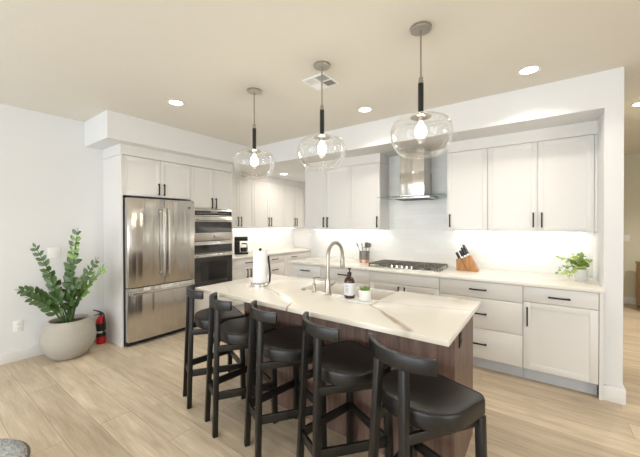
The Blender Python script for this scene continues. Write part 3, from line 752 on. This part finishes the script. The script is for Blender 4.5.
# ------------------------------------------------------------------ outlets and switches (front faces -y)
def outlet(name, label, loc, rz, w=.075, hh=.118, kind='duplex', mat='plate'):
    t = thing(name, label, 'outlet' if 'outlet' in name else ('wall plate' if 'plate' in name else 'switch'), loc, rz)
    MB().box(-w/2, -.006, -hh/2, w/2, -.0003, hh/2, .002).build('cover_plate', mat, t)
    if kind == 'duplex':
        for k in (-1, 1):
            f = MB().box(-.017, -.0085, k*.021-.014, .017, -.0062, k*.021+.014, .0015).build('socket', mat, t)
            MB().box(-.008, -.009, k*.021-.005, -.006, -.0086, k*.021+.006).box(.006, -.009, k*.021-.005, .008, -.0086, k*.021+.006).box(-.002, -.009, k*.021-.011, .002, -.0086, k*.021-.007).build('slots', 'slot', f)
    elif kind == 'rocker':
        MB().box(-.017, -.0095, -.034, .017, -.0062, .034, .002).build('rocker', mat, t)
    return t
outlet('wall_outlet', 'white outlet low on the left wall, left of the big planter', (XL, .755, .37), 90)
outlet('blank_wall_plate', 'blank white plate on the left wall behind the tall plant', (XL, 1.06, 1.13), 90, kind='blank', w=.115)
outlet('wall_outlet', 'white outlet on the tiled wall between knife block and ivy', (-.363, YW, 1.115), 0)
outlet('light_switch', 'white switch plate on the beige hall wall', (1.235, 7.75, 1.19), 0, kind='rocker')
outlet('wall_outlet', 'white outlet on the pantry end wall past the worktop', (-4.25, YPE, 1.18), 0)
outlet('island_outlet', 'black outlet near the top of the walnut island end', (BX1, 1.925, .79), 90, w=.07, hh=.11, mat='black')

# ------------------------------------------------------------------ cooktop
ck = thing('cooktop', 'stainless gas cooktop with dark cast iron grates below the range hood', 'cooktop', (-1.355, 3.715, .9142)); ck.scale = (.945, .945, 1)
MB().box(-.455, -.255, 0, .455, .255, .012, .004).build('tray', 'steel2', ck)
for i, (gx0, gx1) in enumerate(((-.445, -.155), (-.15, .15), (.155, .445))):
    g = MB(); y0, y1 = (-.235, .235) if i != 1 else (-.14, .235); zt = .05
    for x in (gx0, gx1-.014): g.box(x, y0, zt-.014, x+.014, y1, zt, .002)
    for y in (y0, (y0+y1)/2-.007, y1-.014): g.box(gx0, y, zt-.014, gx1, y+.014, zt, .002)
    for k in (1, 3): g.box(gx0, y0+(y1-y0)*k/4-.005, zt-.01, gx1, y0+(y1-y0)*k/4+.005, zt+.001, .001)
    for k in range(1, 7):
        x = gx0+(gx1-gx0)*k/7; g.box(x-.005, y0, zt-.01, x+.005, y1, zt+.002, .001)
    for x in (gx0, gx1-.014):
        for y in (y0, y1-.014): g.box(x, y, .0125, x+.014, y+.014, zt-.01)
    g.build('grate', 'iron', ck)
for x, y, r in ((-.30, -.12, .04), (-.30, .12, .034), (0, .06, .052), (.30, -.12, .034), (.30, .12, .04)):
    b = MB().lathe([(r*1.25, .0125), (r*1.2, .018), (r, .02)], (x, y, 0), 24).build('burner', 'steel2', ck)
    MB().lathe([(r, .0205), (r, .028), (r*.85, .032)], (x, y, 0), 24).build('burner_cap', 'iron', b)
for k in range(5):
    MB().lathe([(.022, .0125), (.021, .018), (.017, .020), (.015, .040), (.012, .042)], (-.13+k*.065, -.205, 0), 20).build('knob', 'chrome', ck)

# ------------------------------------------------------------------ counter things
kb = thing('knife_block', 'honey wood knife block with dark-handled knives right of the cooktop', 'knife block', (-.70, 3.86, .9142))
MB().prism([(.0, 0), (.112, 0), (.112, .012), (.028, .180), (-.050, .135)], -.05, .055, .003, axis=1).build('block', 'knifewood', kb)
MB().prism([(-.110, 0), (-.004, 0), (-.0535, .133), (-.114, .128)], -.045, .05, .003, axis=1).build('steak_block', 'knifewood', kb)
ax = Vector((-.447, 0, .894)).normalized()
for r_ in range(3):
    for c_ in range(4):
        y = -.036+c_*.025; f = .16+r_*.34
        b = Vector((.028-.078*f, y, .180-.045*f))+ax*.002; L = .135-.022*r_-.006*(c_ % 2)
        k = MB().beam(b, b+ax*.02, .011, .019, (0, 1, 0), .001).build('knife_bolster', 'chrome', kb)
        MB().beam(b+ax*.0205, b+ax*L, .013, .021, (0, 1, 0), .003).build('knife_handle', 'black', k)
        MB().beam(b+ax*(L+.0003), b+ax*(L+.008), .0125, .020, (0, 1, 0), .002).build('knife_end_cap', 'chrome', k)
for c_ in range(5):
    y = -.036+c_*.019; b = Vector((-.085, y, .134)); k = MB().beam(b, b+ax*.075, .011, .015, (0, 1, 0), .002).build('steak_knife_handle', 'black', kb)
    MB().beam(b+ax*.0755, b+ax*.083, .0105, .0145, (0, 1, 0), .001).build('knife_end_cap', 'chrome', k)

cr = thing('utensil_crock', 'dark metal utensil crock with a copper foot left of the cooktop', 'crock', (-2.06, 3.92, .9142))
MB().lathe([(.074, .0365), (.076, .04), (.076, .150), (.071, .150), (.070, .042)], n=32, cap1=False).build('cup', 'dsteel', cr)
MB().lathe([(.072, 0), (.075, .003), (.075, .036)], n=32).build('copper_foot', 'copper', cr)
def utensil(label, base, tip, head):
    t = thing('utensil', label, 'utensil', (-2.06, 3.92, .9142), 0, 'utensils in the crock')
    a, b = Vector(base), Vector(tip); d = (b-a).normalized()
    MB().tube([a, b], .005, 8).build('handle', 'dsteel', t)
    h = MB()
    if head == 'spoon': h.lathe(smooth([(.002, -.005), (.018, .0), (.026, .02), (.022, .045), (.004, .06)]), n=18, mat=Matrix.Translation(b) @ d.to_track_quat('Z', 'Y').to_matrix().to_4x4() @ Matrix.Diagonal((1, .35, 1, 1)))
    elif head == 'ladle': h.lathe(smooth([(.036, .012), (.034, -.004), (.024, -.018), (.006, -.024)]), n=22, cap0=False, mat=Matrix.Translation(b+Vector((0, -.02, .01))) @ Matrix.Rotation(R(75), 4, 'X'))
    elif head == 'turner': h.beam(b-d*.004, b+d*.075, .05, .004, (0, 1, 0), .001)
    elif head == 'whisk':
        for k in range(6):
            a_ = pi*k/6; u = d.orthogonal(); v = d.cross(u); w_ = u*cos(a_)+v*sin(a_)
            h.tube([b+w_*(.028*sin(pi*j/8))+d*(.10*(1-cos(pi*j/8))/2) for j in range(5)]+[b-w_*(.028*sin(pi*j/8))+d*(.10*(1-cos(pi*j/8))/2) for j in range(4, -1, -1)], .0013, 5)
    h.build('head', 'dsteel' if head != 'turner' else 'iron', t)
utensil('steel spoon leaning left out of the crock', (-.02, -.02, .05), (-.085, -.03, .215), 'spoon')
utensil('short steel spoon in the left middle of the crock', (-.02, .02, .05), (-.04, .01, .215), 'spoon')
utensil('black flat turner upright in the crock', (0, .045, .05), (.004, .05, .20), 'turner')
utensil('small steel whisk in the front of the crock', (.01, -.03, .05), (.022, -.05, .155), 'whisk')
utensil('round steel ladle leaning right out of the crock', (.03, .02, .05), (.082, .01, .225), 'ladle')

iv = thing('potted_ivy', 'yellow-green trailing ivy in a white pot at the right end of the counter', 'potted plant', (.290, 3.775, .9142))
MB().lathe(smooth([(.042, 0), (.047, .002), (.056, .05), (.060, .110), (.056, .112), (.053, .10)], 1), n=28).build('pot', 'ceramic', iv)
MB().lathe([(.0525, .100), (.0525, .1005)], n=20).build('soil', 'soil', iv)
rnd = random.Random(3)
def vine(pts, n, L, mat):
    mb = MB(); pts = [Vector(p) for p in pts]; P = []
    for j in range(13):
        f = j/12; a, b, c = pts; P.append((1-f)**2*a+2*f*(1-f)*b+f*f*c)
    mb.tube(P, .0016, 5); st_ = mb.build('vine', 'stem', iv)
    lf = MB()
    for j in range(n):
        f = .2+.8*j/(n-1); i = min(11, int(f*12)); c = P[i].lerp(P[i+1], f*12-i)
        d = Vector((rnd.uniform(-1, 1), rnd.uniform(-1, .5), rnd.uniform(-.35, .6))).normalized()
        lf.leaf(c, d, Vector((rnd.uniform(-.5, .5), -.6, 1)), L*rnd.uniform(.75, 1.2), L*.72, .2)
    lf.build('foliage', mat, st_)
for k in range(16):
    a = 2*pi*k/16+rnd.uniform(-.2, .2); r = rnd.uniform(.05, .115); z = rnd.uniform(.15, .235)
    if r*cos(a) > .07: r *= .7
    if cos(a) > 0 and sin(a) < -.2: r *= .55
    vine([(0, 0, .10), (r*.4*cos(a), r*.4*sin(a), z*1.0), (r*cos(a), r*sin(a), z)], 8, .050, 'leafv' if k % 3 else 'leafg')
vine([(0, 0, .10), (-.10, -.05, .24), (-.165, -.05, .205)], 7, .042, 'leafv')
vine([(0, 0, .10), (-.09, -.04, .19), (-.135, -.07, .055)], 10, .044, 'leafv')
vine([(0, 0, .10), (-.07, -.08, .16), (-.09, -.10, .030)], 9, .042, 'leafv')
vine([(0, 0, .10), (-.13, -.03, .17), (-.175, -.06, .075)], 7, .04, 'leafg')
gv = MB()
nr = 48; t_ = bmesh.new()
gvt = thing('ribbed_vase', 'small clear ribbed glass vase between the ivy and the wall end', 'vase', (.360, 3.640, .9142))
def ribbed(prof, n=96):
    mb = MB(); bm = mb.bm; rings = []
    for r, z in prof: rings.append([bm.verts.new(((r+(.0014 if k % 6 < 3 else -.0006))*cos(2*pi*k/n), (r+(.0014 if k % 6 < 3 else -.0006))*sin(2*pi*k/n), z)) for k in range(n)])
    for A, B in zip(rings, rings[1:]):
        for k in range(n): bm.faces.new((A[k], A[(k+1) % n], B[(k+1) % n], B[k]))
    bm.faces.new(rings[0][::-1]); return mb
ribbed([(.036, 0), (.040, .01), (.042, .06), (.042, .125)]).build('glass', 'glass', gvt)

# paper towel on the island
pt = thing('paper_towel_holder', 'steel paper towel holder with black side arm on the island', 'paper towel holder', (-2.018, 1.885, .9142))
MB().lathe([(.080, 0), (.084, .003), (.084, .016), (.078, .021), (.012, .022)], n=36).build('base', 'chrome', pt)
MB().tube([(0, 0, .0225), (0, 0, .305)], .006, 10).lathe(smooth([(.006, .305), (.015, .308), (.013, .318), (.004, .326)]), n=16).build('post', 'black', pt)
MB().tube([(.066, .046, .0225), (.070, .05, .09), (.064, .046, .17), (.058, .042, .24), (.062, .044, .258)], .0085, 8).build('side_arm', 'black', pt)
tw = MB().lathe([(.019, .0), (.060, 0), (.0615, .002), (.0615, .276), (.060, .278), (.019, .278), (.019, .0)], n=40, cap0=False, cap1=False).build('paper_towel_roll', 'paper')
tw.location = (-2.018, 1.885, .9142+.0225); tag(tw, 'white paper towel roll on the steel holder', 'paper towel')

# tray, soap bottle, little succulent
tr = MB().box(-.135, -.062, 0, .135, .062, .010, .003).build('tray', 'marble'); tr.location = (-1.053, 1.895, .9142); tr.rotation_euler = (0, 0, R(-2))
tag(tr, 'thin white marble tray under the soap bottle', 'tray')
sb = thing('soap_bottle', 'amber soap bottle with a black pump and pale label', 'bottle', (-1.118, 1.900, .9245))
MB().lathe(smooth([(.034, 0), (.038, .003), (.038, .05), (.038, .11), (.037, .125), (.026, .145), (.014, .155), (.013, .168)], 1), n=32).build('bottle', 'amber', sb)
lb = MB().lathe([(.0384, .022), (.0384, .108)], n=40, cap0=False, cap1=False).build('label', 'label', sb)
mb = MB()
for z, w in ((.092, .5), (.083, .7), (.070, .6), (.062, .6), (.054, .6), (.046, .6), (.038, .45)):
    t = bmesh.new(); n = 8; A = []; B = []
    for k in range(n+1):
        a = -pi/2+.05+w*(k/n-.5)*1.1; A.append(t.verts.new((.0388*cos(a), .0388*sin(a), z))); B.append(t.verts.new((.0388*cos(a), .0388*sin(a), z+.0026)))
    for k in range(n): t.faces.new((A[k], A[k+1], B[k+1], B[k]))
    mb._join(t)
mb.build('label_print', 'ink', lb)
MB().lathe([(.0155, .162), (.0155, .180), (.007, .182), (.005, .184), (.005, .200), (.012, .202), (.012, .210), (.006, .212)], n=20).tube([(0, 0, .206), (-.012, .020, .206), (-.02, .034, .200)], .004, 8).build('pump', 'rubber', sb)
sc = thing('succulent_pot', 'tiny green succulent in a white cup beside the soap bottle', 'potted plant', (-.992, 1.895, .9245))
MB().lathe([(.036, 0), (.040, .003), (.043, .072), (.040, .073), (.038, .062)], n=28).build('cup', 'ceramic', sc)
MB().lathe([(.0375, .060), (.0375, .0605)], n=20).build('soil', 'soil', sc)
mb = MB()
for k in range(46):
    a = rnd.uniform(0, 2*pi); q = rnd.uniform(.15, 1.15); r = rnd.uniform(0, .022)
    mb.leaf((r*cos(a), r*sin(a), .0605), (cos(a)*q, sin(a)*q, 1), (-cos(a), -sin(a), .8), rnd.uniform(.025, .042), .012, -.1)
mb.build('foliage', 'leafg', sc)

# coffee maker in the pantry
cf = thing('coffee_maker', 'black and steel drip coffee maker on the pantry worktop', 'coffee maker', (-4.42, 3.66, .9142), 138)
MB().box(-.10, -.13, 0, .10, .11, .035, .006).box(-.10, .02, .035, .10, .11, .24, .006).box(-.10, -.12, .24, .10, .11, .315, .01).build('body', 'black', cf)
MB().box(-.07, -.1225, .255, .07, -.1205, .30).build('steel_panel', 'steel2', cf)
ca = MB().lathe(smooth([(.050, .0365), (.066, .05), (.070, .10), (.062, .15), (.046, .172), (.048, .180)], 1), (0, -.055, 0), 28, cap1=False).build('carafe', 'glass', cf)
MB().lathe([(.047, .181), (.049, .186), (.040, .196), (.02, .200)], (0, -.055, 0), 24).lathe([(.060, .047), (.068, .09), (.066, .115)], (0, -.055, 0), 24).build('lid_and_coffee', 'rubber', ca)
MB().tube([(.045, -.075, .178), (.095, -.10, .175), (.108, -.105, .13), (.085, -.09, .075), (.066, -.078, .072)], .008, 8).build('carafe_handle', 'black', ca)

# ------------------------------------------------------------------ big potted plant
zz = thing('potted_zz_plant', 'tall dark green leafy plant in a round grey concrete planter', 'potted plant', (-4.235, 1.115, 0))
MB().lathe(smooth([(.11, 0), (.145, .004), (.203, .07), (.240, .155), (.245, .235), (.228, .32), (.192, .395), (.176, .412), (.163, .410), (.156, .38), (.16, .34)]), n=56).build('planter', 'concrete', zz, sharp=60)
MB().lathe([(.1565, .368), (.10, .378), (.01, .382)], n=32).build('soil', 'soil', zz)
rv = Vector((.81, .587, 0)); fv = Vector((-.587, .81, 0))
def zzstem(lat, dep, z, bow, npair, L, mat, t0=.25, base=(0, 0)):
    A = Vector((base[0], base[1], .37)); C = rv*lat+fv*dep+Vector((0, 0, z))
    B = A.lerp(C, .5)+Vector((0, 0, bow))-rv*(lat*.18)
    P = [(1-f)**2*A+2*f*(1-f)*B+f*f*C for f in [j/16 for j in range(17)]]
    s_ = MB().tube(P, .008, 8, rads=[.010-.007*j/16 for j in range(17)]).build('stem', 'stem', zz)
    lf = MB()
    npair = max(4, int(npair*.8))
    for j in range(npair):
        f = t0+(1-t0)*j/(npair-.5); i = min(15, int(f*16)); c = P[i].lerp(P[i+1], f*16-i); d = (P[i+1]-P[i]).normalized()
        side = d.cross(-fv+Vector((0, 0, .55))).normalized(); nn = side.cross(d).normalized()
        l = L*(1.15-.5*f)*rnd.uniform(.88, 1.1)
        for s in (-1, 1):
            dd = (side*s*.8+d*rnd.uniform(.55, .95)+nn*rnd.uniform(-.1, .6)).normalized()
            q = c+dd*l
            if q.x+zz.location.x < XL+.03 or (q.x+zz.location.x < -3.98 and q.y+zz.location.y > 1.53): dd = (dd*.4+d*.6-fv*.6+Vector((.4, -.3, 0))).normalized()
            lf.leaf(c, dd, nn+Vector((rnd.uniform(-.5, .5), rnd.uniform(-.5, .5), .2)), l, l*.58, .12)
    e = (P[-1]-P[-2]).normalized(); lf.leaf(P[-1], e, Vector((0, -.5, 1)), L*.55, L*.26, .05)
    lf.build('foliage', mat, s_)
zzstem(.145, -.06, 1.37, .06, 15, .115, 'leafd', .22)
zzstem(.17, -.10, 1.31, .05, 5, .10, 'leafl', .74, (.01, .02))
zzstem(-.215, -.16, 1.21, .05, 13, .10, 'leafd', .3, (-.02, 0))
zzstem(-.27, -.26, .78, .16, 12, .105, 'leafd', .3, (-.03, -.02))
zzstem(.50, -.16, .985, .06, 14, .105, 'leafl', .42, (.03, 0))
zzstem(.38, -.10, 1.07, .05, 12, .095, 'leafd', .4, (.02, .02))
zzstem(.34, -.22, .90, .10, 12, .095, 'leafd', .35, (.02, -.03))
zzstem(-.10, -.14, .92, .05, 10, .10, 'leafd', .25, (-.01, -.03))
zzstem(-.19, -.26, .70, .10, 8, .10, 'leafd', .25, (-.01, -.05))
zzstem(.09, -.30, .74, .08, 8, .10, 'leafd', .25, (.01, -.05))
zzstem(.02, -.02, 1.02, .05, 10, .10, 'leafd', .2, (0, .03))
zzstem(.20, -.12, .84, .06, 9, .10, 'leafd', .25, (.03, 0))

# fire extinguisher
fe = thing('fire_extinguisher', 'small red fire extinguisher on the floor between planter and white surround', 'fire extinguisher', (-4.375, 1.462, 0), 20)
MB().lathe(smooth([(.044, 0), (.049, .004), (.050, .02), (.050, .27), (.046, .30), (.030, .322), (.017, .33), (.016, .345)], 1), n=28).build('cylinder', 'red', fe)
MB().lathe([(.0505, .09), (.0505, .25)], n=40, cap0=False, cap1=False).build('label', 'rubber', fe)
MB().lathe([(.0508, .135), (.0508, .160)], n=40, cap0=False, cap1=False).build('label_band', 'legend', fe)
MB().lathe([(.018, .345), (.019, .352), (.019, .372), (.010, .376)], n=18).build('valve', 'darkcase', fe)
MB().beam((.02, 0, .378), (-.095, -.02, .405), .020, .006, (0, 0, 1), .002).beam((.015, 0, .362), (-.085, -.02, .338), .018, .006, (0, 0, 1), .002).build('handle', 'rubber', fe)
MB().tube([(.018, -.004, .362), (.045, -.01, .375), (.066, -.012, .345), (.068, -.014, .24), (.064, -.014, .16), (.060, -.012, .135)], .009, 10, rads=[.008, .008, .008, .008, .010, .012]).build('hose', 'rubber', fe)

# ------------------------------------------------------------------ hall cabinet
hc_z = .91
hc = thing('wooden_cabinet', 'honey oak cabinet standing in the hall at the right edge', 'cabinet', (1.325, 7.15, 0)); hc.scale = (1, 1, hc_z)
MB().box(0, 0, .06, .025, .42, .84).box(.975, 0, .06, 1.0, .42, .84).box(.025, .40, .06, .975, .42, .84).box(.025, .0, .06, .975, .40, .08).build('carcass', 'oak', hc)
MB().box(-.01, -.02, .841, 1.01, .44, .87, .003).build('top', 'oak', hc)
for x in (.01, .94):
    for y in (.01, .36): MB().box(x, y, 0, x+.05, y+.05, .0595).build('foot', 'oak', hc)
for k, (a, b) in enumerate(((.085, .33), (.335, .58), (.585, .835))):
    o = MB().box(.027, -.018, a, .973, -.0005, b, .003).build('drawer', 'oak', hc)
    for x in (.25, .75): MB().lathe([(.008, 0), (.008, .01), (.016, .016), (.012, .026)], n=14, mat=Matrix.Translation((x, -.0185, (a+b)/2)) @ Matrix.Rotation(R(90), 4, 'X')).build('knob', 'black', o)

# ------------------------------------------------------------------ pouf at the near left corner
pf = thing('pouf', 'shiny silver-grey round pouf at the bottom left corner', 'pouf', (-2.40, .15, 0)); pf.scale = (1, 1, .6)
MB().lathe(smooth([(.20, 0), (.26, .02), (.29, .10), (.295, .20), (.285, .28)]), n=48).build('side', 'pewter', pf)
MB().lathe(smooth([(.285, .281), (.270, .33), (.20, .362), (.10, .37), (.01, .372)]), n=48).build('cushion', 'pewter', pf, sharp=70)
MB().tube([(.286*cos(2*pi*k/48), .286*sin(2*pi*k/48), .281) for k in range(49)], .008, 8, cap=False).build('piping', 'pewterrim', pf)
